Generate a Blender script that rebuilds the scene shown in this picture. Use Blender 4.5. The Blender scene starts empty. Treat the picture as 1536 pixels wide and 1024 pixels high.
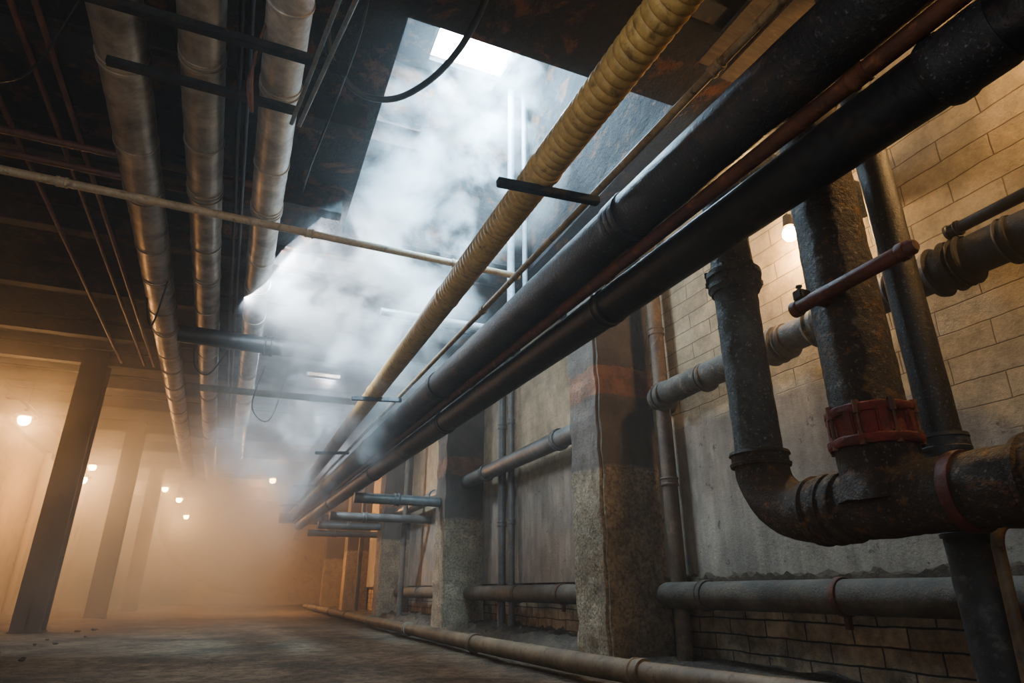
import bpy, bmesh, math, random
from mathutils import Vector, Matrix, noise
random.seed(7)
SC=bpy.context.scene
COL=SC.collection
try: SC.view_settings.look='AgX - Medium High Contrast'
except Exception: pass

# ------------------------------------------------------------ materials
def newmat(name):
    m=bpy.data.materials.new(name); m.use_nodes=True
    nt=m.node_tree; nt.nodes.clear()
    out=nt.nodes.new('ShaderNodeOutputMaterial')
    return m,nt,out
def N(nt,t,**k):
    n=nt.nodes.new(t)
    for a,b in k.items(): setattr(n,a,b)
    return n
def L(nt,a,b): nt.links.new(a,b)
def ramp(nt,fac,stops):
    r=N(nt,'ShaderNodeValToRGB'); e=r.color_ramp.elements
    while len(e)<len(stops): e.new(0.5)
    for i,(p,c) in enumerate(stops):
        e[i].position=p; e[i].color=(c[0],c[1],c[2],1) if not isinstance(c,(int,float)) else (c,c,c,1)
    L(nt,fac,r.inputs[0]); return r.outputs[0]
def noi(nt,vec,scale,detail=6,rough=.6,dist=0):
    n=N(nt,'ShaderNodeTexNoise'); n.inputs['Scale'].default_value=scale; n.inputs['Detail'].default_value=detail
    n.inputs['Roughness'].default_value=rough; n.inputs['Distortion'].default_value=dist
    L(nt,vec,n.inputs['Vector']); return n.outputs[0]
def mix(nt,fac,a,b,mode='MIX'):
    n=N(nt,'ShaderNodeMix',data_type='RGBA',blend_type=mode)
    for sock,v in ((n.inputs[0],fac),(n.inputs[6],a),(n.inputs[7],b)):
        if hasattr(v,'links'): L(nt,v,sock)
        elif isinstance(v,(int,float)): sock.default_value=v
        else: sock.default_value=(v[0],v[1],v[2],1)
    return n.outputs[2]
def mth(nt,op,a,b=None,c=None,clamp=False):
    n=N(nt,'ShaderNodeMath',operation=op,use_clamp=clamp)
    for i,v in enumerate((a,b,c)):
        if v is None: continue
        if hasattr(v,'links'): L(nt,v,n.inputs[i])
        else: n.inputs[i].default_value=v
    return n.outputs[0]
def coord(nt,scale=None):
    t=N(nt,'ShaderNodeTexCoord').outputs['Object']
    if scale:
        m=N(nt,'ShaderNodeMapping'); m.inputs['Scale'].default_value=scale; L(nt,t,m.inputs[0]); return m.outputs[0]
    return t
def finish(nt,out,col,rough,metal=0,bump=None,bstr=.4,bdist=.01):
    b=N(nt,'ShaderNodeBsdfPrincipled')
    for s,v in (('Base Color',col),('Roughness',rough),('Metallic',metal)):
        if hasattr(v,'links'): L(nt,v,b.inputs[s])
        elif isinstance(v,(int,float)): b.inputs[s].default_value=v
        else: b.inputs[s].default_value=(v[0],v[1],v[2],1)
    if bump is not None:
        bp=N(nt,'ShaderNodeBump'); bp.inputs['Strength'].default_value=bstr; bp.inputs['Distance'].default_value=bdist
        L(nt,bump,bp.inputs['Height']); L(nt,bp.outputs[0],b.inputs['Normal'])
    L(nt,b.outputs[0],out.inputs[0])

def grime(name,c1,c2,c3=None,scale=3,rough=(.35,.75),metal=0,bscale=30,bstr=.4,bdist=.008,thr=(.38,.62),spots=None,stretch=None,t3=(.54,.66),far=None):
    m,nt,out=newmat(name); v=coord(nt,stretch)
    a=noi(nt,v,scale,8,.65); f=ramp(nt,a,[(thr[0],0.0),(thr[1],1.0)])
    col=mix(nt,f,c1,c2)
    if c3:
        g=noi(nt,v,scale*3.3,8,.7,.4); f3=ramp(nt,g,[(t3[0],0.0),(t3[1],1.0)])
        col=mix(nt,f3,col,c3)
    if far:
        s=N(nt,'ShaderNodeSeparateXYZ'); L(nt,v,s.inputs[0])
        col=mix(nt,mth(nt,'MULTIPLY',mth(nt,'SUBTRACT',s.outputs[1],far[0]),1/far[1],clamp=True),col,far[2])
    fine=noi(nt,v,bscale,6,.7)
    col=mix(nt,.55,col,ramp(nt,fine,[(.3,.25),(.7,1.0)]),'MULTIPLY')
    if spots:
        s=noi(nt,v,bscale*1.6,3,.6); fs=ramp(nt,s,[(.60,0.0),(.68,1.0)]); col=mix(nt,fs,col,spots)
    ro=ramp(nt,fine,[(.3,rough[0]),(.7,rough[1])])
    finish(nt,out,col,ro,metal,fine,bstr,bdist)
    return m

M={}
M['black']=grime('black_wrap',(.014,.016,.02),(.032,.034,.038),(.06,.04,.03),scale=2.5,rough=(.35,.6),bscale=45,bstr=.6,spots=(.10,.11,.12))
M['blackpaint']=grime('black_paint',(.010,.012,.015),(.022,.024,.028),(.05,.034,.027),scale=2,rough=(.3,.55),bscale=25,bstr=.5)
M['crust']=grime('crusty_iron',(.055,.064,.068),(.12,.13,.13),(.18,.185,.175),scale=4,rough=(.55,.85),bscale=32,bstr=.9,bdist=.035,spots=(.22,.23,.21))
M['crustrust']=grime('rusty_crust_iron',(.030,.022,.017),(.06,.045,.034),(.22,.10,.032),scale=5,rough=(.48,.8),bscale=28,bstr=.9,bdist=.035,spots=(.15,.12,.09))
M['rust']=grime('rust_brown',(.17,.055,.024),(.08,.03,.018),(.26,.095,.038),scale=5,rough=(.5,.8),bscale=40,bstr=.7)
M['red']=grime('faded_red_paint',(.24,.026,.02),(.10,.02,.015),(.05,.025,.018),scale=9,rough=(.55,.8),bscale=40,bstr=.8,bdist=.015)
M['darkred']=grime('dark_red_bar',(.13,.032,.022),(.065,.024,.017),(.17,.055,.035),scale=7,rough=(.45,.7),bscale=50,bstr=.6)
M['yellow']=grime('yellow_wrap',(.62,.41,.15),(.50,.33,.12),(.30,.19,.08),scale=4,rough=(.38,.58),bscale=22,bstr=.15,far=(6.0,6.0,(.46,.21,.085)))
M['cream']=grime('cream_conduit',(.50,.42,.30),(.38,.31,.21),(.22,.17,.11),scale=5,rough=(.4,.6),bscale=40,bstr=.3)
M['pale']=grime('pale_blue_upright',(.45,.52,.60),(.33,.40,.47),None,scale=2,rough=(.4,.6),bscale=20,bstr=.2)
M['steel']=grime('dark_steel',(.03,.034,.04),(.06,.062,.065),(.09,.06,.04),scale=5,rough=(.35,.6),metal=.6,bscale=40,bstr=.3)
M['galv']=grime('grey_metal_pipe',(.24,.25,.25),(.15,.155,.15),(.25,.18,.11),scale=4,rough=(.35,.6),metal=.3,bscale=40,bstr=.3)
M['wallpipe']=grime('weathered_grey_pipe',(.17,.145,.112),(.08,.069,.054),(.19,.125,.075),scale=4,rough=(.6,.85),bscale=35,bstr=.8,bdist=.015)
M['lagging']=grime('dirty_dark_end_lagging',(.17,.145,.11),(.05,.044,.037),(.26,.19,.12),scale=3,rough=(.5,.8),bscale=30,bstr=.8,bdist=.015,far=(2.9,-.6,(.035,.033,.031)))  # dirty mottling, plus a tint that darkens towards the near end
M['greyblue']=grime('blue_grey_pipe',(.05,.058,.065),(.028,.032,.036),(.13,.135,.13),scale=5,rough=(.5,.75),bscale=35,bstr=.6)
M['copper']=grime('copper_red_conduit',(.20,.08,.045),(.11,.05,.035),(.05,.035,.03),scale=4,rough=(.4,.65),bscale=40,bstr=.3)
M['tanpipe']=grime('tan_pipe',(.22,.165,.105),(.12,.088,.058),(.07,.055,.04),scale=4,rough=(.5,.75),bscale=35,bstr=.4)
M['thintan']=grime('light_tan_pipe',(.46,.34,.20),(.30,.22,.13),(.12,.085,.05),scale=4,rough=(.45,.7),bscale=35,bstr=.3)
M['brownpipe']=grime('brown_wall_pipe',(.19,.135,.085),(.10,.07,.05),(.26,.19,.12),scale=3,rough=(.5,.75),bscale=35,bstr=.4)
M['beam']=grime('sooty_beam',(.012,.014,.018),(.025,.025,.026),(.11,.045,.022),scale=1.4,rough=(.6,.9),bscale=20,bstr=.6,t3=(.52,.6))
M['ceil']=grime('sooty_ceiling',(.009,.011,.015),(.020,.018,.018),(.15,.056,.024),scale=.8,rough=(.7,.95),bscale=9,bstr=1.0,bdist=.05,t3=(.54,.61))
M['shaft']=grime('shaft_concrete',(.012,.014,.017),(.005,.006,.008),(.12,.048,.018),scale=1.0,rough=(.85,1.0),bscale=8,bstr=.8,bdist=.04,t3=(.52,.59))
M['column']=grime('dark_column_paint',(.06,.044,.033),(.09,.066,.046),(.11,.07,.045),scale=3,rough=(.5,.8),bscale=25,bstr=.4)
M['leftwall']=grime('tan_plaster',(.54,.40,.25),(.42,.31,.19),(.22,.16,.10),scale=1.0,rough=(.7,.9),bscale=12,bstr=.4)
M['wood']=grime('old_wood_plank',(.12,.085,.055),(.06,.042,.03),(.18,.13,.09),scale=3,rough=(.6,.85),bscale=20,bstr=.6,stretch=(1,6,6))
M['rubber']=grime('black_rubber',(.01,.012,.014),(.02,.022,.026),None,scale=6,rough=(.35,.55),bscale=30,bstr=.2)
M['rubble']=grime('dirt_rubble',(.14,.104,.07),(.07,.053,.037),(.19,.145,.10),scale=9,rough=(.8,1.0),bscale=50,bstr=1,bdist=.02)

def duct_mat(name,c1,c2):
    m,nt,out=newmat(name); v=coord(nt)
    a=noi(nt,v,2.2,6,.6); b=noi(nt,v,5.0,7,.68,.3)
    col=mix(nt,ramp(nt,a,[(.35,0.0),(.65,1.0)]),c1,c2)
    col=mix(nt,.7,col,ramp(nt,b,[(.35,.32),(.62,1.0)]),'MULTIPLY')
    finish(nt,out,col,ramp(nt,b,[(.3,.52),(.7,.34)]),.5,b,.35,.01); return m
M['duct']=duct_mat('wrapped_duct_foil',(.47,.405,.335),(.29,.25,.205))
M['ductsilver']=duct_mat('silver_duct_foil',(.70,.645,.58),(.48,.435,.385))
def rib_mat():
    m,nt,out=newmat('black_spiral_wrap'); v=coord(nt)
    w=N(nt,'ShaderNodeTexWave',wave_type='BANDS',bands_direction='Y'); w.inputs['Scale'].default_value=14; w.inputs['Distortion'].default_value=2.5
    w.inputs['Detail'].default_value=3; L(nt,v,w.inputs['Vector'])
    f=noi(nt,v,40,6,.7); a=noi(nt,v,2.5,6,.6)
    col=mix(nt,ramp(nt,a,[(.4,0.0),(.6,1.0)]),(.012,.014,.018),(.034,.034,.036))
    col=mix(nt,ramp(nt,noi(nt,v,5,6,.7),[(.54,0.0),(.7,1.0)]),col,(.09,.045,.028))
    col=mix(nt,ramp(nt,f,[(.58,0.0),(.7,1.0)]),col,(.15,.155,.16))
    h=mth(nt,'MULTIPLY_ADD',w.outputs['Fac'],.09,f)
    finish(nt,out,col,ramp(nt,f,[(.3,.33),(.7,.62)]),0,h,.8,.014); return m
M['blackrib']=rib_mat()

def brick_nodes(nt,bw,bh,c1,c2,mort,off=(0,0,0),msize=.012):
    g=N(nt,'ShaderNodeNewGeometry'); s=N(nt,'ShaderNodeSeparateXYZ'); L(nt,g.outputs['Position'],s.inputs[0])
    c=N(nt,'ShaderNodeCombineXYZ'); L(nt,s.outputs[1],c.inputs[0]); L(nt,s.outputs[2],c.inputs[1])
    nz=N(nt,'ShaderNodeTexNoise'); nz.inputs['Scale'].default_value=3; L(nt,g.outputs['Position'],nz.inputs['Vector'])
    va=N(nt,'ShaderNodeVectorMath',operation='SCALE'); L(nt,nz.outputs['Color'],va.inputs[0]); va.inputs['Scale'].default_value=.035
    vb=N(nt,'ShaderNodeVectorMath',operation='ADD'); L(nt,c.outputs[0],vb.inputs[0]); L(nt,va.outputs[0],vb.inputs[1])
    b=N(nt,'ShaderNodeTexBrick'); L(nt,vb.outputs[0],b.inputs['Vector'])
    b.inputs['Scale'].default_value=1; b.inputs['Brick Width'].default_value=bw; b.inputs['Row Height'].default_value=bh
    b.inputs['Mortar Size'].default_value=msize; b.inputs['Mortar Smooth'].default_value=.5; b.inputs['Bias'].default_value=-.1
    b.inputs['Color1'].default_value=(*c1,1); b.inputs['Color2'].default_value=(*c2,1); b.inputs['Mortar'].default_value=(*mort,1)
    return b,g.outputs['Position'],s
def wall_mat():
    m,nt,out=newmat('cream_brick_and_plaster')
    b,pos,s=brick_nodes(nt,.60,.165,(.74,.61,.41),(.62,.50,.33),(.32,.245,.155),msize=.0055)
    n1=noi(nt,pos,5,8,.65); n2=noi(nt,pos,28,6,.7); n3=noi(nt,pos,1.1,5,.6)
    far=mth(nt,'MULTIPLY',mth(nt,'SUBTRACT',s.outputs[1],5.9),4,clamp=True)
    joint=mth(nt,'SUBTRACT',1.0,mth(nt,'MULTIPLY',far,.75))
    bcol=mix(nt,mth(nt,'MULTIPLY',far,.75),b.outputs['Color'],(.62,.51,.35))
    bc=mix(nt,.65,bcol,ramp(nt,n1,[(.3,.35),(.62,1.0)]),'MULTIPLY')
    bc=mix(nt,.35,bc,ramp(nt,n2,[(.3,.35),(.7,1.0)]),'MULTIPLY')
    bc=mix(nt,.55,bc,ramp(nt,n3,[(.35,.4),(.6,1.0)]),'MULTIPLY')
    pc=mix(nt,ramp(nt,n3,[(.4,0.0),(.62,1.0)]),(.42,.375,.31),(.27,.245,.21))
    st=N(nt,'ShaderNodeMapping'); st.inputs['Scale'].default_value=(1,2.2,.35); L(nt,pos,st.inputs[0])
    pc=mix(nt,.6,pc,ramp(nt,noi(nt,st.outputs[0],2.5,7,.7),[(.35,.35),(.6,1.0)]),'MULTIPLY')
    pc=mix(nt,.5,pc,ramp(nt,n1,[(.3,.55),(.6,1.0)]),'MULTIPLY')
    pc=mix(nt,ramp(nt,noi(nt,pos,9,7,.7),[(.61,0.0),(.64,1.0)]),pc,(.13,.115,.095))
    pc=mix(nt,ramp(nt,n2,[(.66,0.0),(.72,1.0)]),pc,(.06,.05,.04))
    drop=mth(nt,'MULTIPLY',mth(nt,'SUBTRACT',3.3,s.outputs[1]),.55); drop=mth(nt,'MAXIMUM',drop,0.0); drop=mth(nt,'MINIMUM',drop,.75)
    lim=mth(nt,'SUBTRACT',2.12,drop)
    zz=mth(nt,'ADD',s.outputs[2],mth(nt,'MULTIPLY',mth(nt,'SUBTRACT',noi(nt,pos,2.2,4,.55),.5),.35))
    f=mth(nt,'MULTIPLY',mth(nt,'SUBTRACT',zz,lim),9,clamp=True)
    col=mix(nt,f,pc,bc)
    h=mth(nt,'ADD',mth(nt,'MULTIPLY',mth(nt,'MULTIPLY',mth(nt,'MULTIPLY',b.outputs['Fac'],f),joint),-.6),mth(nt,'MULTIPLY',n2,.7))
    finish(nt,out,col,.75,0,h,.75,.014); return m
M['wall']=wall_mat()
def lowbrick():
    m,nt,out=newmat('dirty_lower_brick')
    b,pos,s=brick_nodes(nt,.42,.13,(.56,.41,.26),(.36,.26,.17),(.07,.055,.04),msize=.008)
    n1=noi(nt,pos,3,8,.7); n2=noi(nt,pos,28,6,.7)
    bc=mix(nt,.9,b.outputs['Color'],ramp(nt,n1,[(.38,.18),(.62,1.0)]),'MULTIPLY')
    h=mth(nt,'ADD',mth(nt,'MULTIPLY',b.outputs['Fac'],-1.0),n2)
    finish(nt,out,bc,.8,0,h,.9,.02); return m
M['lowbrick']=lowbrick()
def pillar_mat():
    m,nt,out=newmat('rough_concrete_pillar'); g=N(nt,'ShaderNodeNewGeometry'); pos=g.outputs['Position']
    s=N(nt,'ShaderNodeSeparateXYZ'); L(nt,pos,s.inputs[0])
    n1=noi(nt,pos,3,8,.65); n2=noi(nt,pos,30,7,.72); n4=noi(nt,pos,6,8,.72)
    z=mth(nt,'ADD',s.outputs[2],mth(nt,'MULTIPLY',mth(nt,'SUBTRACT',noi(nt,pos,5,6,.65),.5),.18))
    low=mix(nt,ramp(nt,n1,[(.35,0.0),(.6,1.0)]),(.66,.51,.34),(.42,.325,.215))
    low=mix(nt,.65,low,ramp(nt,n2,[(.38,.18),(.56,1.0)]),'MULTIPLY')
    low=mix(nt,.7,low,ramp(nt,n4,[(.40,.3),(.56,1.0)]),'MULTIPLY')
    mid=mix(nt,ramp(nt,n1,[(.35,0.0),(.65,1.0)]),(.17,.138,.11),(.09,.074,.06))
    mid=mix(nt,.6,mid,ramp(nt,n4,[(.40,.4),(.56,1.0)]),'MULTIPLY')
    band=mix(nt,ramp(nt,n4,[(.42,0.0),(.58,1.0)]),(.28,.135,.078),(.14,.08,.053))
    c=mix(nt,mth(nt,'MULTIPLY',mth(nt,'SUBTRACT',z,1.75),16,clamp=True),low,mid)
    isb=mth(nt,'MULTIPLY',mth(nt,'GREATER_THAN',z,2.56),mth(nt,'LESS_THAN',z,2.88))
    c=mix(nt,mth(nt,'MULTIPLY',isb,.85),c,band)
    lowm=mth(nt,'LESS_THAN',z,1.78)
    h=mth(nt,'MULTIPLY',mth(nt,'ADD',n2,n4),mth(nt,'ADD',mth(nt,'MULTIPLY',lowm,1.0),.35))
    finish(nt,out,c,.88,0,h,1.0,.035); return m
M['pillar']=pillar_mat()
def floor_mat():
    m,nt,out=newmat('dusty_concrete_floor'); g=N(nt,'ShaderNodeNewGeometry'); pos=g.outputs['Position']
    n1=noi(nt,pos,.9,8,.7); n2=noi(nt,pos,9,8,.75); n3=noi(nt,pos,45,4,.7)
    c=mix(nt,ramp(nt,n1,[(.42,0.0),(.58,1.0)]),(.29,.21,.135),(.11,.083,.058))
    c=mix(nt,.8,c,ramp(nt,n2,[(.40,.22),(.60,1.0)]),'MULTIPLY')
    c=mix(nt,ramp(nt,n3,[(.58,0.0),(.66,1.0)]),c,(.32,.235,.155))
    finish(nt,out,c,.92,0,mth(nt,'ADD',n2,mth(nt,'MULTIPLY',n3,.6)),1.0,.06); return m
M['floor']=floor_mat()
def emis(name,col,st):
    m,nt,out=newmat(name); e=N(nt,'ShaderNodeEmission'); e.inputs[0].default_value=(*col,1); e.inputs[1].default_value=st
    L(nt,e.outputs[0],out.inputs[0]); return m
M['bulb']=emis('warm_bulb_glass',(1,.50,.15),150)
M['sky']=emis('bright_daylight_glass',(.80,.92,1),60)
M['panel']=emis('panel_daylight',(1,.95,.85),16)

# ------------------------------------------------------------ mesh helpers
def mk(name,me,mat,parent=None,label=None,smooth=True,**props):
    ob=bpy.data.objects.new(name,me); COL.objects.link(ob)
    if mat: me.materials.append(M[mat] if isinstance(mat,str) else mat)
    if smooth:
        for p in me.polygons: p.use_smooth=True
        try: me.set_sharp_from_angle(angle=math.radians(40))
        except Exception: pass
    if parent: ob.parent=parent
    if label: ob['label']=label
    for k,v in props.items(): ob[k]=v
    return ob
def empty(name,loc,label,cat,group=None):
    ob=bpy.data.objects.new(name,None); ob.location=loc; ob.empty_display_size=.1; COL.objects.link(ob)
    ob['label']=label; ob['category']=cat
    if group: ob['group']=group
    return ob
def under(root,ob):
    ob.parent=root; ob.matrix_parent_inverse=Matrix.Translation(-Vector(root.location)); return ob
def mesh(verts,faces):
    me=bpy.data.meshes.new('m'); me.from_pydata([tuple(v) for v in verts],[],faces); me.update()
    bm=bmesh.new(); bm.from_mesh(me); bmesh.ops.recalc_face_normals(bm,faces=bm.faces); bm.to_mesh(me); bm.free(); return me
def sweep(pts,rad,segs=24,cap=True):
    pts=[Vector(p) for p in pts]; n=len(pts)
    R=rad if isinstance(rad,(list,tuple)) else [rad]*n
    T=[]
    for i in range(n):
        a=pts[max(i-1,0)];b=pts[min(i+1,n-1)]
        t=(b-a)
        T.append(t.normalized() if t.length>1e-9 else T[-1])
    up=Vector((0,0,1)) if abs(T[0].z)<.9 else Vector((1,0,0))
    u=(up-T[0]*up.dot(T[0])).normalized(); V=[];Fs=[]
    for i in range(n):
        u=(u-T[i]*u.dot(T[i])).normalized(); w=T[i].cross(u)
        for k in range(segs):
            a=2*math.pi*k/segs; V.append(pts[i]+(u*math.cos(a)+w*math.sin(a))*R[i])
    for i in range(n-1):
        for k in range(segs):
            Fs.append((i*segs+k,i*segs+(k+1)%segs,(i+1)*segs+(k+1)%segs,(i+1)*segs+k))
    if cap:
        Fs.append(tuple(range(segs))[::-1]); Fs.append(tuple(range((n-1)*segs,n*segs)))
    return mesh(V,Fs)
def path(pts,fil=0,arc=8,step=None):
    pts=[Vector(p) for p in pts]; out=[pts[0]]
    for i in range(1,len(pts)-1):
        a,b,c=pts[i-1],pts[i],pts[i+1]; d1=(a-b).normalized(); d2=(c-b).normalized()
        ang=d1.angle(d2); 
        if fil<=0 or ang>3.1: out.append(b); continue
        tl=min(fil,(a-b).length*.49 if i>1 else (a-b).length*.95,(c-b).length*.49 if i<len(pts)-2 else (c-b).length*.95)
        p0=b+d1*tl;p1=b+d2*tl
        bis=(d1+d2).normalized(); cdist=tl/math.cos(ang/2); cen=b+bis*cdist
        r=(p0-cen).length; v0=(p0-cen);v1=(p1-cen); tot=v0.angle(v1)
        ax=v0.cross(v1).normalized()
        for k in range(arc+1): out.append(cen+Matrix.Rotation(tot*k/arc,3,ax)@v0)
    out.append(pts[-1])
    if step:
        o=[out[0]]
        for a,b in zip(out,out[1:]):
            n=max(1,int(round((b-a).length/step)))
            for k in range(1,n+1): o.append(a+(b-a)*k/n)
        out=o
    return out
def ring(center,axis,profile,segs=32):
    axis=Vector(axis).normalized(); c=Vector(center)
    up=Vector((0,0,1)) if abs(axis.z)<.9 else Vector((1,0,0))
    u=(up-axis*up.dot(axis)).normalized(); w=axis.cross(u); V=[];Fs=[];n=len(profile)
    for o,r in profile:
        for k in range(segs):
            a=2*math.pi*k/segs; V.append(c+axis*o+(u*math.cos(a)+w*math.sin(a))*r)
    for i in range(n-1):
        for k in range(segs): Fs.append((i*segs+k,i*segs+(k+1)%segs,(i+1)*segs+(k+1)%segs,(i+1)*segs+k))
    Fs.append(tuple(range(segs))); Fs.append(tuple(range((n-1)*segs,n*segs)))
    return mesh(V,Fs)
def collar(center,axis,r,w,h,lip=True):
    if lip: pr=[(-w,r*.9),(-w,r+h),(-w*.6,r+h*1.25),(-w*.45,r+h*.6),(w*.45,r+h*.6),(w*.6,r+h*1.25),(w,r+h),(w,r*.9)]
    else: pr=[(-w,r*.9),(-w,r+h*.8),(-w*.8,r+h),(w*.8,r+h),(w,r+h*.8),(w,r*.9)]
    return ring(center,axis,pr)
def boxmesh(lo,hi,bev=0,sub=0,jit=0):
    bm=bmesh.new(); bmesh.ops.create_cube(bm,size=1)
    lo=Vector(lo);hi=Vector(hi); c=(lo+hi)/2; d=hi-lo
    for v in bm.verts: v.co=Vector((v.co.x*d.x,v.co.y*d.y,v.co.z*d.z))+c
    if bev: bmesh.ops.bevel(bm,geom=list(bm.edges),offset=bev,segments=2,affect='EDGES',clamp_overlap=True)
    me=bpy.data.meshes.new('b'); bm.to_mesh(me); bm.free(); return me
def orient_box(p0,p1,w,h,bev=.004):
    p0=Vector(p0);p1=Vector(p1); d=p1-p0; t=d.normalized(); up=Vector((0,0,1)) if abs(t.z)<.9 else Vector((0,1,0))
    s=t.cross(up).normalized(); u=s.cross(t); m=boxmesh((-w/2,0,-h/2),(w/2,d.length,h/2),bev)
    mat=Matrix(((s.x,t.x,u.x,p0.x),(s.y,t.y,u.y,p0.y),(s.z,t.z,u.z,p0.z),(0,0,0,1))); m.transform(mat); return m
def joinm(meshes):
    bm=bmesh.new()
    for m in meshes: bm.from_mesh(m); bpy.data.meshes.remove(m)
    me=bpy.data.meshes.new('j'); bm.to_mesh(me); bm.free(); return me
def boltlist(center,axis,rad,n,size,length):
    axis=Vector(axis).normalized(); c=Vector(center); up=Vector((0,0,1)) if abs(axis.z)<.9 else Vector((1,0,0))
    u=(up-axis*up.dot(axis)).normalized(); w=axis.cross(u); ms=[]
    for k in range(n):
        a=2*math.pi*(k+.5)/n; p=c+(u*math.cos(a)+w*math.sin(a))*rad
        ms.append(ring(p,axis,[(-length/2,size*.6),(-length/2,size),(-length*.2,size),(-length*.2,size*.5),(length*.2,size*.5),(length*.2,size),(length/2,size),(length/2,size*.6)],6))
    return ms
def hexbolts(*a): return joinm(boltlist(*a))
def roughen(me,amp,scale,seed=0):
    for v in me.vertices:
        d=noise.noise_vector(v.co*scale+Vector((seed,seed,seed)))
        v.co+=d*amp
    me.update()
def crusty(me,a=.005,b=.0025):
    roughen(me,a,9); roughen(me,b,30,3)

# ------------------------------------------------------------ room shell
def struct(name,me,mat,label,smooth=False):
    return mk(name,me,mat,label=label,smooth=smooth,kind='structure')
bm=bmesh.new(); bmesh.ops.create_grid(bm,x_segments=150,y_segments=420,size=1)
for v in bm.verts:
    x=v.co.x*5-.8; y=(v.co.y+1)/2*37-2; v.co=Vector((x,y,0))
    edge=max(0,min(1,(x-2.2)/1.6))+max(0,min(1,(-x-2.0)/1.5))
    v.co.z=(noise.fractal(Vector((x*.8,y*.8,0)),1.0,2.0,5)*.02-.022)+noise.fractal(Vector((x*5,y*5,7)),1.0,2.0,3)*.008+edge*.05*(1+noise.noise(Vector((x*4,y*4,3))))
me=bpy.data.meshes.new('f'); bm.to_mesh(me); bm.free()
struct('floor',me,'floor','dusty dark concrete and packed dirt floor',True)
struct('wall_right',joinm([boxmesh((4.0,-2,.70),(4.3,35,4.6))]),'wall','cream block wall with peeling grey plaster lower down')
struct('trim_1',boxmesh((4.09,-2,-.05),(4.3,35,.70)),'lowbrick','dirty recessed brick footing below the plaster')
struct('wall_left',boxmesh((-5.3,-2,-.05),(-5.0,35,4.6)),'leftwall','tan plaster wall glowing in lamp light')
struct('wall_far',boxmesh((-5.3,33,-.05),(4.3,33.3,4.6)),'leftwall','tan plaster end wall hidden in haze')
struct('wall_near',boxmesh((-5.3,-2.3,-.05),(4.3,-2,4.6)),'leftwall','plaster wall closing the passage')
OX0,OX1,OY0,OY1=.62,3.1,3.5,6.8
struct('ceiling',joinm([boxmesh((-5.3,-2.3,4.6),(4.3,OY0,4.8)),boxmesh((-5.3,OY0,4.6),(OX0,OY1,4.8)),boxmesh((OX1,OY0,4.6),(4.3,OY1,4.8)),boxmesh((-5.3,OY1,4.6),(4.3,33.3,4.8))]),'ceil','soot blackened concrete ceiling with a square opening')
HX0,HX1,HY0,HY1=1.50,2.55,5.55,6.6
RZ=7.5
struct('wall_shaft',joinm([boxmesh((OX0-.2,OY0-.2,4.8),(OX0,OY1+.2,RZ)),boxmesh((OX1,OY0-.2,4.8),(OX1+.2,OY1+.2,RZ)),boxmesh((OX0,OY0-.2,4.8),(OX1,OY0,RZ)),boxmesh((OX0,OY1,4.8),(OX1,OY1+.2,RZ))]),'shaft','dark rust stained concrete walls of the light shaft')
struct('trim_2',joinm([boxmesh((OX0-.2,OY0-.2,RZ),(OX1+.2,HY0,RZ+.15)),boxmesh((OX0-.2,HY1,RZ),(OX1+.2,OY1+.2,RZ+.15)),boxmesh((OX0-.2,HY0,RZ),(HX0,HY1,RZ+.15)),boxmesh((HX1,HY0,RZ),(OX1+.2,HY1,RZ+.15))]),'shaft','concrete roof slab of the light shaft')
struct('window_1',boxmesh((HX0,HY0,RZ+.1),(HX1,HY1,RZ+.12)),'sky','bright daylit skylight pane')
struct('window_2',boxmesh((.80,12.3,4.575),(1.42,12.9,4.6)),'panel','small bright rectangular ceiling light opening')
struct('door_1',joinm([boxmesh((-3.2,32.9,0),(-1.7,33,2.5)),boxmesh((-3.3,32.85,0),(-3.2,33,2.6)),boxmesh((-1.7,32.85,0),(-1.6,33,2.6)),boxmesh((-3.3,32.85,2.5),(-1.6,33,2.6))]),'column','plain closed door in the far wall')

def strip_rubble(name,x0,x1,y0,y1,z,amp,label):
    nx,ny=8,int((y1-y0)/.04); V=[];Fs=[]
    for j in range(ny+1):
        for i in range(nx+1):
            x=x0+(x1-x0)*i/nx; y=y0+(y1-y0)*j/ny
            h=abs(noise.fractal(Vector((x*7,y*7,z)),.8,2,4))*amp*1.6
            if i==0: zz=z-.05; x+=noise.noise(Vector((y*6,0,z)))*.03
            else: zz=z+h+(i/nx)*amp*.5
            V.append((x,y,zz))
    for j in range(ny):
        for i in range(nx):
            a=j*(nx+1)+i; Fs.append((a,a+1,a+nx+2,a+nx+1))
    o=mk(name,mesh(V,Fs),'rubble',label=label,kind='stuff'); o['category']='rubble'
strip_rubble('rubble_ledge',3.94,4.02,1.0,5.5,.69,.04,'crumbled mortar and dirt lying on the wall ledge')
strip_rubble('debris_heap',3.3,4.10,6.2,10.9,.03,.08,'dirt and broken mortar heaped along the wall foot')
strip_rubble('debris_heap',3.3,4.10,11.7,16.2,.03,.08,'dirt and broken mortar heaped along the wall foot')

for i,(y0,x0) in enumerate([(5.55,3.3),(10.93,3.3),(16.3,3.3),(21.7,3.3),(27.0,3.3)]):
    bm=bmesh.new(); me=boxmesh((x0,y0,-.03),(4.05,y0+.65,4.6),.03); bm.from_mesh(me); bpy.data.meshes.remove(me)
    if i<3:
        bmesh.ops.subdivide_edges(bm,edges=[e for e in bm.edges if e.calc_length()>.4],cuts=48,use_grid_fill=True)
    me=bpy.data.meshes.new('p'); bm.to_mesh(me); bm.free()
    if i<3: roughen(me,.022,5,i); roughen(me,.007,22,i)
    o=mk('concrete_pillar',me,'pillar',label='square concrete pillar, dark above and rough pitted below',group='wall pillars',smooth=False); o['category']='pillar'

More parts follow.
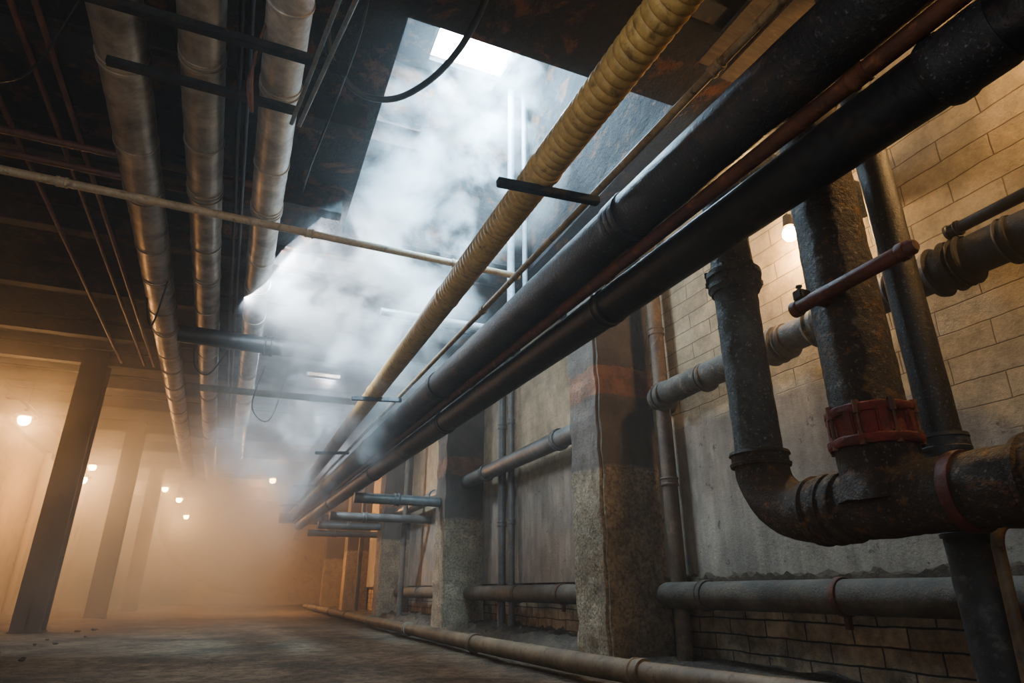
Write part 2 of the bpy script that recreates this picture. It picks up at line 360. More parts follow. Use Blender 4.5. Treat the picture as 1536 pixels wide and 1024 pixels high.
def icolumn(x,y,top=4.6):
    w,d,t=.40,.36,.035
    r=empty('steel_column',(x,y,0),'dark steel column standing on the dirt floor','column','free-standing steel columns')
    me=joinm([boxmesh((x-w/2,y-d/2,.0),(x+w/2,y-d/2+t,top),.005),boxmesh((x-w/2,y+d/2-t,.0),(x+w/2,y+d/2,top),.005),boxmesh((x-t/2,y-d/2,.0),(x+t/2,y+d/2,top),.002)])
    under(r,mk('shaft',me,'column',smooth=False))
    under(r,mk('base_plate',joinm([boxmesh((x-.22,y-.20,0),(x+.22,y+.20,.03),.006)]),'column',smooth=False))
    under(r,mk('cap_plate',boxmesh((x-.24,y-.22,top-.06),(x+.24,y+.22,top-.001),.005),'column',smooth=False))
for y in (12.5,18.0,23.5,29.0): icolumn(-2.76,y)

def ibeam_me(p0,p1,w,h,t=.03):
    p0=Vector(p0);p1=Vector(p1)
    return joinm([orient_box(p0+Vector((0,0,h/2-t/2)),p1+Vector((0,0,h/2-t/2)),w,t),orient_box(p0-Vector((0,0,h/2-t/2)),p1-Vector((0,0,h/2-t/2)),w,t),orient_box(p0,p1,t,h-2*t)])
def beam(p0,p1,w=.16,h=.28,label='sooty steel beam under the ceiling',mat='beam'):
    o=mk('steel_beam',ibeam_me(p0,p1,w,h),mat,label=label,smooth=False,group='ceiling beams'); o['category']='beam'
for y in (-.4,1.2,2.4): beam((-5,y,4.45),(4,y,4.45))
for y in (4.6,6.0): beam((-5,y,4.45),(OX0-.1,y,4.45))
for y in (7.45,9.2,11.0,12.5,14.0,15.6,18,20.5,23.5,26.5): beam((-5,y,4.45),(4,y,4.45))
beam((-4.88,-2,4.2),(-4.88,33,4.2),.22,.6,'deep dark beam along the top of the tan wall')
o=mk('rusted_lintel',ibeam_me((OX0,6.7,6.1),(1.45,6.7,6.1),.16,.34),'rust',label='rusted orange steel lintel on the shaft wall',smooth=False); o['category']='beam'
for i,x in enumerate((2.75,3.0,3.25)):
    me=boxmesh((x-.11,1.6,4.25),(x+.11,2.75,4.29),.006); me.transform(Matrix.Translation((0,(i%3)*.06,0)))
    o=mk('wooden_plank',me,'wood',label='weathered wooden plank lying across the beams',group='planks under the ceiling',smooth=False); o['category']='plank'

# ------------------------------------------------------------ overhead ducts
def duct(x0,y0,x1,y1,z,r,seed,label,mat='duct'):
    root=empty('insulated_duct',(x0,y0,z),label,'duct','insulated ceiling ducts')
    n=int((y1-y0)/.06); pts=[];rad=[]
    for i in range(n+1):
        t=i/n; y=y0+(y1-y0)*t; pts.append((x0+(x1-x0)*t,y,z))
        rad.append(r*(1+.012*noise.noise(Vector((y*3,seed,0)))))
    me=sweep(pts,rad,32); roughen(me,.004,8,seed)
    under(root,mk('duct_body',me,mat))
    ax=Vector((x1-x0,y1-y0,0)).normalized(); y=y0+.3+(seed*.37)%.5; k=0
    while y<y1:
        t=(y-y0)/(y1-y0); c=Vector((x0+(x1-x0)*t,y,z)); nb=(1,2,1,3)[k%4]
        for j in range(nb):
            under(root,mk('band',collar(c+ax*j*.055,ax,r,.011,.008,False),mat))
        y+=(.72,.95,.65,1.05)[k%4]; k+=1
    y=y0+1.0
    while y<y1:
        t=(y-y0)/(y1-y0); x=x0+(x1-x0)*t
        under(root,mk('hanger_rod',sweep([(x,y,z+r*.8),(x,y,4.6)],.008,8),'steel'))
        y+=2.7
duct(-1.02,-1,-1.69,22,3.9,.155,1.3,'grey tan insulated duct wrapped in tape under the ceiling')
duct(-.57,-1,-1.09,22,3.9,.14,2.1,'slim insulated duct wrapped in tape between two others')
duct(-.13,-1,-.33,18,3.9,.135,3.7,'shiny silver wrapped duct beside the ceiling opening','ductsilver')

def pipe(name,pts,r,mat,label,cat,fil=0,segs=20,parts=(),group=None,step=None):
    me=sweep(path(pts,fil,step=step),r,segs)
    if not parts:
        o=mk(name,me,mat,label=label); o['category']=cat
        if group: o['group']=group
        return o
    root=empty(name,pts[0],label,cat,group); under(root,mk('pipe_body',me,mat))
    for pn,c,ax,w,h,mt in parts: under(root,mk(pn,collar(c,ax,r,w,h,w>.03),mt))
    return root
pipe('cream_conduit',[(-5,5.15,3.62),(2.3,5.3,3.62)],.035,'cream','thin cream conduit crossing below the ducts','pipe',parts=[('coupling',(x,5.15+(x+5)*.0205,3.62),(1,0.02,0),.04,.008,'cream') for x in (-1.7,.2,1.6)])
def strut(p0,p1,w,h,label):
    o=mk('steel_strut',orient_box(p0,p1,w,h),'steel',label=label,smooth=False,group='duct support struts'); o['category']='strut'
strut((-2.2,3.16,3.60),(.21,3.15,3.60),.05,.06,'dark square steel strut carrying the ducts')
strut((-1.15,3.61,3.58),(.0,3.62,3.58),.05,.05,'short dark steel strut carrying the ducts')
pipe('thin_conduit',[(.20,2.4,3.55),(-.02,3.72,3.55)],.014,'galv','thin grey conduit lying on the struts','conduit',group='thin conduits')
pipe('thin_conduit',[(.13,2.3,3.55),(-.07,3.72,3.55)],.014,'galv','thin grey conduit lying on the struts','conduit',group='thin conduits')
for y in (5.6,5.95): pipe('copper_pipe',[(-5,y,4.24),(-.1,y+.03,4.24)],.034,'copper','dull copper red pipe above the ducts','pipe',group='copper pipes')
for i,x in enumerate((-1.75,-1.9,-2.25)):
    pipe('copper_pipe',[(x,-1,4.26),(x-.05,12,4.26)],.022,'copper','dull copper red pipe running under the ceiling','pipe',group='ceiling conduits')
for x in (-.82,-.36,-.42): pipe('dark_conduit',[(x,-1,4.2),(x-.2,14,4.2)],.02,'steel','dark conduit running above the ducts','pipe',group='ceiling conduits')
pipe('dark_cross_pipe',[(-1.05,8.25,3.58),(1.9,8.35,3.58)],.11,'blackpaint','thick black pipe crossing under the ducts','pipe',segs=24,parts=[('coupling',(0,8.3,3.58),(1,0,0),.06,.02,'blackpaint')])
pipe('white_cross_pipe',[(-.9,10.7,3.6),(1.9,10.55,3.6)],.055,'cream','whitish pipe crossing near the steam','pipe',parts=[('coupling',(.8,10.61,3.6),(1,-.05,0),.06,.012,'cream')])
pipe('short_cross_pipe',[(1.2,7.0,3.75),(2.6,7.0,3.75)],.05,'galv','short grey pipe in the steam','pipe',parts=[('coupling',(1.9,7.0,3.75),(1,0,0),.05,.012,'galv')])
pts=[(.05,3.75,4.6),(.14,3.95,4.42),(.40,4.17,4.37),(.68,4.12,4.38),(.90,3.85,4.42),(1.02,3.5,4.44),(1.06,3.15,4.46),(1.06,2.9,4.5),(1.05,2.7,4.58)]
def catmull(P,n=8):
    P=[Vector(p) for p in P]; P=[P[0]*2-P[1]]+P+[P[-1]*2-P[-2]]; o=[]
    for i in range(1,len(P)-2):
        for k in range(n):
            t=k/n; a,b,c,d=P[i-1:i+3]
            o.append(.5*((2*b)+(c-a)*t+(2*a-5*b+4*c-d)*t*t+(3*b-a-3*c+d)*t**3))
    o.append(P[-2]); return o
o=mk('rubber_hose',sweep(catmull(pts),.026,14),'rubber',label='thick black hose looping down from the ceiling'); o['category']='hose'
cab=[[(-.28,3.2,3.95),(-.33,3.3,3.6),(-.30,3.45,3.35),(-.36,3.5,3.62),(-.33,3.7,4.1)],
 [(-.5,9,3.7),(-.7,9.1,3.35),(-.9,9.3,3.5),(-1.0,9.6,3.9)],
 [(.0,10.1,3.9),(-.1,10.4,3.3),(.2,10.7,3.2),(.4,11,4.3)],[(-1.1,7,3.7),(-1.2,7.3,3.3),(-1.35,7.7,3.6),(-1.5,8,4.3)],
 [(.30,3.0,4.58),(.28,3.4,4.2),(.22,4.2,4.25),(.12,5.0,4.15),(.1,6.2,4.58)],[(-1.5,4,4.5),(-1.9,4.6,4.1),(-2.4,5.0,4.2),(-2.7,5.6,4.5)]]
for i,c in enumerate(cab):
    o=mk('hanging_cable',sweep(catmull(c),.009,8),'copper' if i in (0,) else 'rubber',label='thin loose cable sagging from the ceiling ducts',group='loose cables'); o['category']='cable'

# ------------------------------------------------------------ main bundle
root=empty('yellow_ribbed_pipe',(1.29,-1,2.75),'yellow ribbed insulated pipe running the whole corridor','pipe')
pts=[];rad=[];y=-1.0
per=.052
while y<19.7:
    for f,rr in ((0,.0895),(.15,.0938),(.45,.0963),(.75,.0955),(.93,.0925)):
        yy=y+f*per; t=(yy+1)/20.7; pts.append((1.29-.17*t,yy,2.75)); rad.append(rr*(1+.006*noise.noise(Vector((yy*2,0,5)))))
    y+=per
me=sweep(pts,rad,32)
for v in me.vertices: v.co+=noise.noise_vector(Vector((v.co.x*4,v.co.y*1.5,v.co.z*4)))*.0015
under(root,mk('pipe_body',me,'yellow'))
for yy in (.9,2.55,4.3,7.1,10.4): under(root,mk('band',collar((1.29-.17*(yy+1)/20.7,yy,2.75),(0,1,0),.095,.02,.006,False),'yellow'))
pipe('thin_tan_pipe',[(1.70,-1,2.735),(1.25,19.6,2.735)],.022,'thintan','thin tan pipe beside the black pipe','pipe',parts=[('coupling',(1.70-.0218*(y+1),y,2.735),(0,1,0),.035,.008,'thintan') for y in (1.6,4.4,8.2,12)])
root=empty('black_wrapped_pipe',(1.90,-1,2.6),'large black grimy steam pipe in the overhead bundle','pipe')
xb=lambda y:1.885-.026*y
me=sweep([(xb(y*.1),y*.1,2.6) for y in range(-10,197)],.142,40); roughen(me,.004,8)
under(root,mk('pipe_body',me,'blackrib'))
for yy in (.35,2.62,6.1,9.5,13.5):
    for k in (-.05,0,.05): under(root,mk('coupling',collar((xb(yy),yy+k,2.6),(0,1,0),.142,.026,.010,False),'black'))
xr=lambda y:1.985-.028*y
pipe('rusty_bar_pipe',[(xr(-1),-1,2.442),(xr(19.6),19.6,2.442)],.038,'rust','narrow rusty pipe clamped between two black pipes','pipe',parts=[('coupling',(xr(y),y,2.442),(0,1,0),.04,.006,'rust') for y in (1.2,3.0,5.4,9)])
root=empty('lower_black_pipe',(2.14,-1,2.34),'smooth black pipe lowest in the overhead bundle','pipe')
xl=lambda y:2.12-.029*y
me=sweep([(xl(y*.2),y*.2,2.33) for y in range(-5,99)],.12,40); roughen(me,.003,5)
under(root,mk('pipe_body',me,'blackpaint'))
under(root,mk('bell_socket',ring((xl(.9),.9,2.33),(0,1,0),[(-.12,.11),(-.12,.124),(-.08,.130),(.04,.130),(.06,.138),(.10,.138),(.12,.130),(.12,.115)],40),'black'))
for yy in (3.2,6.5,10,14): under(root,mk('coupling',collar((xl(yy),yy,2.33),(0,1,0),.12,.05,.008),'blackpaint'))
for y in (2.6,7.0,10.3,14.0,17.5):
    r=empty('support_bracket',(1.06,y,2.63),'dark steel bracket under the yellow pipe','bracket','pipe brackets')
    under(r,mk('cross_bar',orient_box((1.03-.01*y,y,2.625),(1.68-.022*y,y,2.665),.045,.045),'steel',smooth=False))
pipe('header_pipe',[(1.00,19.85,2.55),(4.0,19.85,2.55)],.15,'wallpipe','dark header pipe joining the bundle to the wall','pipe',parts=[('coupling',(2.2,19.85,2.55),(1,0,0),.06,.02,'wallpipe')])

# ------------------------------------------------------------ foreground riser assembly
root=empty('cast_iron_pipe_run',(2.6,2.66,.96),'crusty cast iron pipes with elbow, tee and risers','pipe run')
RA,RH,RB=.125,.148,.158
me=sweep(path([(3.99,2.66,3.32),(2.6,2.66,3.32),(2.6,2.66,1.28)],.2,step=.015),RA,64); crusty(me)
under(root,mk('riser_pipe',me,'crust',label='narrower crusty grey riser'))
me=sweep(path([(2.6,2.66,1.30),(2.6,2.66,.96),(2.6,2.24,.96)],.30,arc=30),.142,64); crusty(me)
under(root,mk('elbow',me,'crustrust'))
pr=[(-.08,.12),(-.08,.142),(-.055,.150),(-.05,.158),(-.02,.158),(-.015,.150),(.015,.150),(.02,.164),(.055,.164),(.06,.148),(.08,.142),(.08,.12)]
under(root,mk('coupling',ring((2.6,2.66,2.37),(0,0,1),pr,40),'crust'))
for b in boltlist((2.6,2.66,2.39),(0,0,1),.160,6,.013,.10): under(root,mk('bolt',b,'crust'))
under(root,mk('coupling',collar((2.6,2.66,1.27),(0,0,1),.14,.04,.018),'crustrust'))
under(root,mk('coupling',collar((2.6,2.27,.96),(0,1,0),.145,.06,.018),'crustrust'))
under(root,mk('coupling',collar((2.6,2.16,.96),(0,1,0),.145,.025,.018,False),'crustrust'))
me=sweep([(2.6,2.30-.015*i,.96) for i in range(214)],[RH*(1+.05*noise.noise(Vector((i*.11,1,0)))) for i in range(214)],72); crusty(me,.008,.0035)
under(root,mk('horizontal_pipe',me,'crustrust'))
me=sweep([(2.6,1.95,.96+.01*i) for i in range(25)],[.20-.002*i if i<12 else .172 for i in range(25)],64); crusty(me,.007,.0035)
under(root,mk('tee_branch',me,'crustrust'))
rf=[ring((2.6,1.95,1.215),(0,0,1),[(-.025,.15),(-.025,.19),(-.012,.198),(.012,.198),(.02,.188),(.02,.15)],40),
    ring((2.6,1.95,1.355),(0,0,1),[(-.022,.15),(-.022,.180),(-.012,.188),(.012,.188),(.022,.175),(.022,.15)],40),
    ring((2.6,1.95,1.285),(0,0,1),[(-.06,.14),(-.06,.168),(.06,.168),(.06,.14)],40)]
for k in range(8):
    a=2*math.pi*k/8+.15; c=Vector((2.6+math.cos(a)*.170,1.95+math.sin(a)*.170,1.285))
    m=boxmesh((-.014,-.022,-.06),(.014,.022,.06),.006); m.transform(Matrix.Translation(c)@Matrix.Rotation(a,4,'Z')); rf.append(m)
me=joinm(rf); roughen(me,.007,18)
under(root,mk('flange',me,'red',label='dull red painted bolted flange'))
for b in boltlist((2.6,1.95,1.285),(0,0,1),.182,8,.015,.20): under(root,mk('bolt',b,'rust'))
me=sweep(path([(2.6,1.95,3.12),(2.6,1.95,1.28)],0,step=.016),RB,72); crusty(me)
under(root,mk('riser_pipe',me,'crustrust',label='thick dark rusty riser'))
under(root,mk('cap',collar((2.6,1.95,3.12),(0,0,1),RB,.03,.012,False),'crustrust'))
under(root,mk('red_band',collar((2.6,1.60,.96),(0,1,0),RH+.004,.024,.008,False),'darkred',label='dull red painted clamp band'))
under(root,mk('coupling',collar((2.6,1.30,.96),(0,1,0),RH+.004,.06,.02),'crustrust'))
root=empty('red_clamp_bar',(2.36,1.7,1.9),'red rusted round bar clamped across the riser','bar')
under(root,mk('bar',sweep(path([(2.36,2.06,1.875),(2.36,2.045,1.88),(2.36,1.42,1.90),(2.36,1.405,1.90)]),[.022,.034,.034,.022],20),'darkred'))
for yy,zz in ((2.03,1.878),(1.46,1.898)): under(root,mk('end_collar',collar((2.36,yy,zz),(0,1,0),.034,.018,.006,False),'darkred'))
under(root,mk('clamp_block',joinm([boxmesh((2.33,1.965,1.91),(2.40,2.02,1.96),.006),hexbolts((2.365,1.99,1.97),(0,0,1),.012,1,.016,.03)]),'steel',smooth=False))
under(root,mk('tie_rod',sweep([(2.36,1.93,1.88),(2.50,1.93,1.88)],.02,12),'darkred'))
root=empty('slim_black_standpipe',(3.0,1.90,0),'slim dark standpipe rising from the floor behind the riser','pipe')
me=sweep([(3.0,1.90,1.20+.1*i) for i in range(34)],.082,28); roughen(me,.004,7)
under(root,mk('upper_pipe',me,'black'))
me=sweep([(3.0,1.90,.02+.02*i) for i in range(63)],.10,48); crusty(me,.005,.003)
under(root,mk('lower_pipe',me,'greyblue'))
for z in (.86,1.24): under(root,mk('coupling',collar((3.0,1.90,z),(0,0,1),.10 if z<1.2 else .094,.04,.010),'greyblue'))
under(root,mk('floor_flange',joinm([ring((3.0,1.9,.02),(0,0,1),[(-.02,.1),(-.02,.17),(.02,.17),(.02,.1)],32),hexbolts((3.0,1.9,.05),(0,0,1),.14,6,.014,.04)]),'steel'))
pipe('thin_tan_riser',[(2.86,1.74,0),(2.86,1.70,.86),(3.99,1.70,.9)],.024,'tanpipe','thin tan pipe rising beside the standpipe','pipe',fil=.1)

# ------------------------------------------------------------ wall pipes
root=empty('lagged_wall_pipe',(3.75,5.2,2.42),'grey lagged pipe with banded couplings along the brick wall','pipe')
me=sweep(path([(4.0,5.22,2.44),(3.75,5.22,2.44),(3.75,-.8,2.42)],.2,step=.06),.118,32); roughen(me,.010,7)
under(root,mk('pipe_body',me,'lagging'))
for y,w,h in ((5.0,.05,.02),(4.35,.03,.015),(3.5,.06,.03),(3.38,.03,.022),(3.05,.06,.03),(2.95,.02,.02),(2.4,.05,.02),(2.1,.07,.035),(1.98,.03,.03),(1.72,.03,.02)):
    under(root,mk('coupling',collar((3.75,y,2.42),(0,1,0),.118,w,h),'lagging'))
pipe('slim_black_wall_pipe',[(3.72,2.0,2.62),(3.72,-.8,2.66)],.036,'blackpaint','slim black pipe above the lagged wall pipe','pipe',parts=[('end_cap',(3.72,1.98,2.62),(0,1,0),.04,.01,'blackpaint')])
for y0,y1,cs in ((6.2,10.93,(7.2,9.9)),(11.6,16.3,(13,))):
    root=empty('grey_wall_pipe',(3.68,y0,2.43),'grey pipe running straight between two pillars','pipe','wall pipes between pillars')
    me=sweep([(3.68,y0,2.43),(3.68,y1,2.43)],.12,28); under(root,mk('pipe_body',me,'galv'))
    for y in cs: under(root,mk('coupling',collar((3.68,y,2.43),(0,1,0),.12,.05,.02),'galv'))
for y0,y1 in ((-.8,5.42),(6.2,10.93),(11.6,16.3)):
    root=empty('low_wall_pipe',(3.78,y0,.56),'dull grey heating pipe low along the wall','pipe','low wall pipes')
    me=sweep(path([(3.78,y0,.56),(3.78,y1-.1,.56),(4.08,y1-.1,.56)] if y0<0 else [(3.78,y0,.56),(3.78,y1,.56)],.12,step=.1),.112,30); roughen(me,.004,6)
    under(root,mk('pipe_body',me,'wallpipe'))
    yy=y0+1.2 if y0>0 else 3.3
    under(root,mk('clamp',joinm([collar((3.78,yy,.56),(0,1,0),.112,.022,.014,False),boxmesh((3.76,yy-.02,.36),(3.80,yy+.02,.45),.004)]),'rust'))
    under(root,mk('coupling',collar((3.78,yy+1.4,.56),(0,1,0),.112,.04,.012),'wallpipe'))
for x,y,r,z0,mt,lb in ((3.86,5.18,.075,0,'brownpipe','dull brown vertical pipe beside the pillar'),(3.90,9.75,.065,0,'galv','vertical grey pipe fixed to the wall'),(3.90,9.35,.05,0,'galv','vertical grey pipe fixed to the wall'),(3.45,14.6,.06,0,'wallpipe','vertical grey pipe fixed to the wall'),(3.5,20.4,.07,0,'wallpipe','vertical grey pipe fixed to the wall')):
    pipe('vertical_wall_pipe',[(x,y,z0),(x,y,4.6)],r,mt,lb,'pipe',group='vertical wall pipes',parts=[('coupling',(x,y,z),(0,0,1),.04,.012,mt) for z in (1.6,3.2)])
for y in (11.3,14.4,16.6,19.0):
    pipe('branch_pipe',[(1.75,y,2.10),(3.29 if y in (11.3,16.6) else 4.0,y,2.10)],.09,'galv','grey branch pipe from the wall to the overhead bundle','pipe',group='branch pipes',parts=[('coupling',(2.5,y,2.10),(1,0,0),.05,.02,'galv')])
root=empty('floor_pipe',(2.6,2.8,.11),'long dull tan grey pipe lying on the floor','pipe')
pp=path([(2.85,2.4,.10),(2.50,3.9,.10),(2.38,6.5,.10),(2.38,12,.10),(2.5,25,.10)],.8,step=.2)
me=sweep(pp,.075,26); roughen(me,.004,6); under(root,mk('pipe_body',me,'tanpipe'))
for i in range(8,len(pp)-2,14):
    under(root,mk('coupling',collar(pp[i],pp[i+1]-pp[i],.075,.05,.014),'tanpipe'))
for y in (13.4,14.2,19.5,25.0): pipe('wall_downpipe',[(-4.85,y,0),(-4.85,y,3.9)],.08,'leftwall','tan painted downpipe on the plaster wall','pipe',group='downpipes on the tan wall',parts=[('bracket',(-4.85,y,z),(0,0,1),.025,.015,'leftwall') for z in (1.2,2.8)])
for x,w in ((2.78,.05),(2.98,.035)):
    pipe('shaft_upright',[(x,6.68,4.0),(x,6.68,7.5)],w,'pale','pale blue vertical pipe in the light shaft','pipe',group='light shaft uprights')

for i in range(80):
    y=random.uniform(4.5,14); side=random.random()
    x=random.uniform(2.6,3.3) if side<.6 else random.uniform(-4.5,-1.6)
    s=random.uniform(.012,.04)
    bm=bmesh.new(); bmesh.ops.create_icosphere(bm,subdivisions=2,radius=s)
    for v in bm.verts: v.co=Vector((v.co.x*1.3,v.co.y,v.co.z*.6))+noise.noise_vector(v.co*25+Vector((i,0,0)))*s*.45; 
    me=bpy.data.meshes.new('s'); bm.to_mesh(me); bm.free()
    o=mk('stone',me,'rubble',label='small broken stone on the dirt floor',smooth=False,group='stones on the floor'); o['category']='stone'; o.location=(x,y,s*.3)

# ------------------------------------------------------------ lamps
def lamp(loc,e,mount='ceiling',top=4.58,cl=(1,.53,.22),rb=.10):
    x,y,z=loc
    r=empty('bulb_lamp',loc,'glowing amber bulb lamp hung on a rod' if mount=='ceiling' else 'glowing amber bulb lamp on the brick wall','lamp','amber lamps')
    bm=bmesh.new(); bmesh.ops.create_uvsphere(bm,u_segments=20,v_segments=14,radius=rb)
    for v in bm.verts:
        if v.co.z>0: v.co.z*=1.15
        v.co+=Vector(loc)
    me=bpy.data.meshes.new('b'); bm.to_mesh(me); bm.free(); under(r,mk('bulb',me,'bulb'))
    under(r,mk('socket',ring((x,y,z+rb+.06),(0,0,1),[(-.05,.03),(-.05,.045),(.05,.035),(.06,.02)],20),'steel'))
    if mount=='ceiling':
        zs=z+rb-.02
        under(r,mk('added_shade',ring((x,y,zs),(0,0,1),[(-.03,.19),(-.025,.195),(.04,.12),(.08,.05),(.075,.045),(.035,.11)],28),'steel'))  # shade added to block uplight and keep the ceiling dark
        under(r,mk('rod',sweep([(x,y,z+rb+.1),(x,y,top)],.006,8),'steel'))
    else:
        under(r,mk('wall_arm',sweep(path([(x,y,z+rb+.1),(x,y,z+rb+.18),(4.0,y,z+rb+.18)],.06),.008,8),'steel'))
    ld=bpy.data.lights.new('bulb_light','POINT'); ld.energy=e; ld.color=cl; ld.shadow_soft_size=rb*1.15
    lo=bpy.data.objects.new('bulb_light',ld); COL.objects.link(lo); lo.location=loc; under(r,lo)
for loc,e in (((-4.0,14.0,3.55),1700),((-4.3,22.0,4.0),1600),((-3.7,18.2,3.1),2000),((-2.7,26,4.0),1800),((-2.15,25.6,3.6),1800),((-2.1,29.5,3.4),2300),((.74,21.5,3.85),4000),((-3.5,24,3.8),1500)):
    lamp(loc,e)
lamp((3.80,3.2,3.30),260,'wall',cl=(1,.68,.36),rb=.06)
lamp((3.70,.75,3.75),560,'wall',cl=(1,.64,.30),rb=.06)

def area(loc,rot,size,e,col,name,sy=None,to=None):
    ld=bpy.data.lights.new(name,'AREA'); ld.energy=e; ld.color=col; ld.size=size
    if sy: ld.shape='RECTANGLE'; ld.size_y=sy
    o=bpy.data.objects.new(name,ld); o.location=loc; o.rotation_euler=rot; COL.objects.link(o)
    if to: o.rotation_euler=Vector(to).to_track_quat('-Z','Y').to_euler()
    return o
area(((HX0+HX1)/2,(HY0+HY1)/2,RZ+.05),(0,0,0),1.0,550,(.50,.78,1),'skylight_daylight',1.0)
area((1.11,12.6,4.55),(0,0,0),.5,420,(.7,.86,1),'panel_daylight')
area((-1.5,-1.2,2.2),(math.radians(75),0,math.radians(-25)),2.5,60,(.82,.91,1),'corridor_fill')  # added fill lamp behind the camera, brightens the foreground pipes
area((.1,6.9,4.35),(0,0,0),1.4,340,(.82,.91,1),'wall_fill',to=(.9,.35,-.42))  # added area lamp, brightens the right wall and pillars
area((-2.2,.4,.3),(0,0,0),1.2,40,(1,.90,.78),'duct_fill',to=(.25,.75,1))  # added low fill out of view, lifts the ducts and ceiling
ld=bpy.data.lights.new('steam_spot_fill','SPOT'); ld.energy=7000; ld.color=(.52,.80,1); ld.spot_size=math.radians(54); ld.spot_blend=.9; ld.shadow_soft_size=.35  # added spot inside the shaft, makes the steam plume brighter
o=bpy.data.objects.new('steam_spot_fill',ld); COL.objects.link(o); o.location=(2.1,3.9,5.8)
o.rotation_euler=(Vector((.75,8.8,2.5))-Vector(o.location)).to_track_quat('-Z','Y').to_euler()

# ------------------------------------------------------------ steam volume
def hull(axis):
    P=catmull([a for a,_ in axis],6); R=[]
    for i in range(len(P)):
        f=i/6; k=min(int(f),len(axis)-2); t=f-k; R.append(axis[k][1]*(1-t)+axis[min(k+1,len(axis)-1)][1]*t)
    return sweep(P,R,24)
def fall(nt,pos,a,b,r,wt=1):
    A=Vector(a);B=Vector(b);AB=B-A
    s1=N(nt,'ShaderNodeVectorMath',operation='SUBTRACT'); L(nt,pos,s1.inputs[0]); s1.inputs[1].default_value=A
    d=N(nt,'ShaderNodeVectorMath',operation='DOT_PRODUCT'); L(nt,s1.outputs[0],d.inputs[0]); d.inputs[1].default_value=AB/AB.length_squared
    t=mth(nt,'ADD',d.outputs['Value'],0,clamp=True)
    sc=N(nt,'ShaderNodeVectorMath',operation='SCALE'); sc.inputs[0].default_value=AB; L(nt,t,sc.inputs['Scale'])
    s2=N(nt,'ShaderNodeVectorMath',operation='SUBTRACT'); L(nt,s1.outputs[0],s2.inputs[0]); L(nt,sc.outputs[0],s2.inputs[1])
    ln=N(nt,'ShaderNodeVectorMath',operation='LENGTH'); L(nt,s2.outputs[0],ln.inputs[0])
    return mth(nt,'MULTIPLY',mth(nt,'SUBTRACT',1.0,mth(nt,'DIVIDE',ln.outputs['Value'],r)),wt)
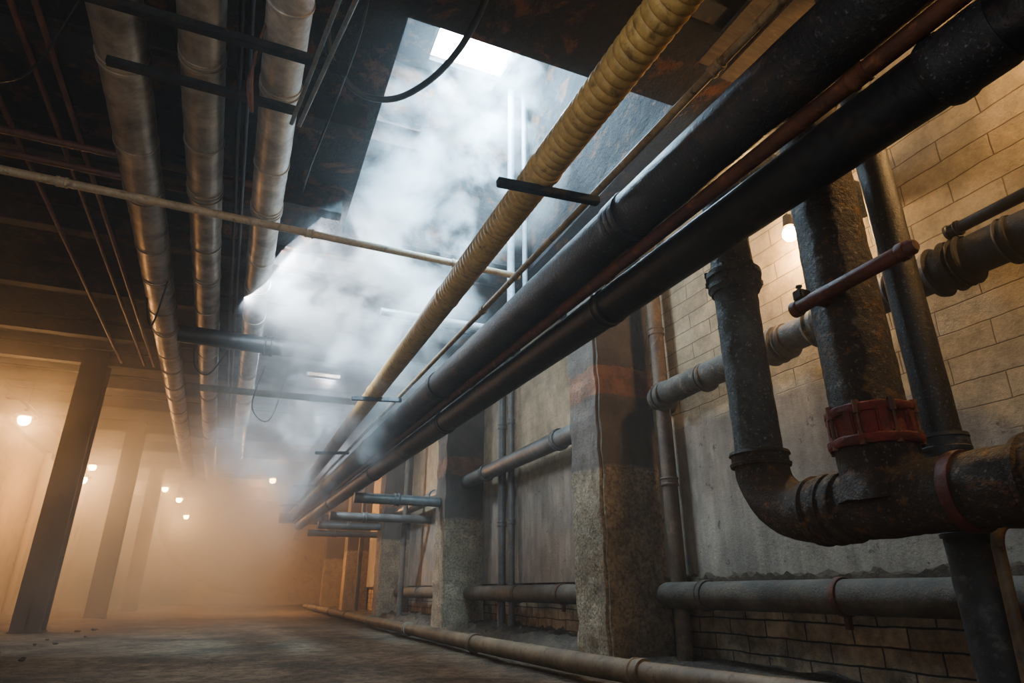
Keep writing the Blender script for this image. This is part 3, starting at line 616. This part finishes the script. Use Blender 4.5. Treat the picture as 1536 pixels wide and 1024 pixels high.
def steam():
    me=hull([((2.05,6.0,7.3),.75),((2.0,5.7,6.0),1.0),((1.6,5.8,4.9),1.6),((.9,7.0,3.9),2.1),((.7,9.5,3.3),2.1),((.5,12,2.9),2.1),((.3,15,2.5),2.0),((.2,17.5,2.3),1.2)])
    m,nt,out=newmat('billowing_steam')
    g=N(nt,'ShaderNodeNewGeometry'); pos=g.outputs['Position']
    f=None
    for s in [((2.05,6.0,7.4),(2.0,5.7,5.6),.8),((2.0,5.7,5.6),(.95,6.9,4.1),1.45),((.95,6.9,4.1),(.75,11,3.4),1.75),((.75,11,3.4),(.4,13.5,2.9),1.6,.7),((1.4,6.5,4.0),(1.5,8,2.8),.9)]:
        d=fall(nt,pos,*s); f=d if f is None else mth(nt,'MAXIMUM',f,d)
    hz=mth(nt,'MAXIMUM',fall(nt,pos,(.9,8,3.6),(.3,16,2.4),2.0),0.0)
    n=noi(nt,pos,1.15,8,.62,.3)
    v=mth(nt,'ADD',mth(nt,'MULTIPLY',f,1.2),mth(nt,'MULTIPLY',mth(nt,'SUBTRACT',n,.58),9.5))
    v=mth(nt,'MINIMUM',mth(nt,'MAXIMUM',v,0.0),1.0)
    v=mth(nt,'MULTIPLY',v,mth(nt,'MULTIPLY',f,2.8,clamp=True))
    dens=mth(nt,'ADD',mth(nt,'MULTIPLY',v,1.7),mth(nt,'MULTIPLY',hz,.13))
    vs=N(nt,'ShaderNodeVolumeScatter'); vs.inputs['Color'].default_value=(.93,.97,1,1); vs.inputs['Anisotropy'].default_value=.1
    L(nt,dens,vs.inputs['Density']); L(nt,vs.outputs[0],out.inputs['Volume'])
    try: m.cycles.volume_step_rate=.25
    except Exception: pass
    o=mk('steam_cloud',me,m,label='billowing white steam drifting down from the opening',kind='stuff'); o['category']='steam'
    me=boxmesh((-4.95,5.5,.06),(3.25,32.8,4.58))
    m,nt,out=newmat('drifting_mist'); g=N(nt,'ShaderNodeNewGeometry'); pos=g.outputs['Position']
    s=N(nt,'ShaderNodeSeparateXYZ'); L(nt,pos,s.inputs[0])
    fy=mth(nt,'MULTIPLY',mth(nt,'SUBTRACT',s.outputs[1],5.5),1/8,clamp=True)
    fx=mth(nt,'MULTIPLY',mth(nt,'SUBTRACT',2.0,s.outputs[0]),1/3.2,clamp=True)
    n=noi(nt,pos,.6,2,.6,.4)
    nn=mth(nt,'MULTIPLY',mth(nt,'SUBTRACT',n,.32),2.6,clamp=True)
    d=mth(nt,'MULTIPLY',mth(nt,'MULTIPLY',fy,fx),nn)
    vs=N(nt,'ShaderNodeVolumeScatter'); vs.inputs['Color'].default_value=(1,.94,.86,1); vs.inputs['Anisotropy'].default_value=.55
    L(nt,mth(nt,'MULTIPLY',d,.21),vs.inputs['Density']); L(nt,vs.outputs[0],out.inputs['Volume'])
    try: m.cycles.volume_step_rate=1.0
    except Exception: pass
    o=mk('mist_bank',me,m,label='amber lit mist hanging over the floor',kind='stuff'); o['category']='mist'
steam()

w=bpy.data.worlds.new('w'); SC.world=w; w.use_nodes=True; nt=w.node_tree
nt.nodes['Background'].inputs[0].default_value=(.4,.5,.65,1); nt.nodes['Background'].inputs[1].default_value=.2
vs=nt.nodes.new('ShaderNodeVolumeScatter'); vs.inputs['Density'].default_value=.016; vs.inputs['Anisotropy'].default_value=.45
nt.links.new(vs.outputs[0],nt.nodes['World Output'].inputs['Volume'])

cd=bpy.data.cameras.new('camera'); cd.sensor_width=36; cd.lens=938/1536*36; cd.clip_start=.02
cam=bpy.data.objects.new('camera',cd); COL.objects.link(cam); cam.location=(0,0,.6)
cam.rotation_euler=(math.radians(90+21.7),0,math.radians(-22.7)); SC.camera=cam
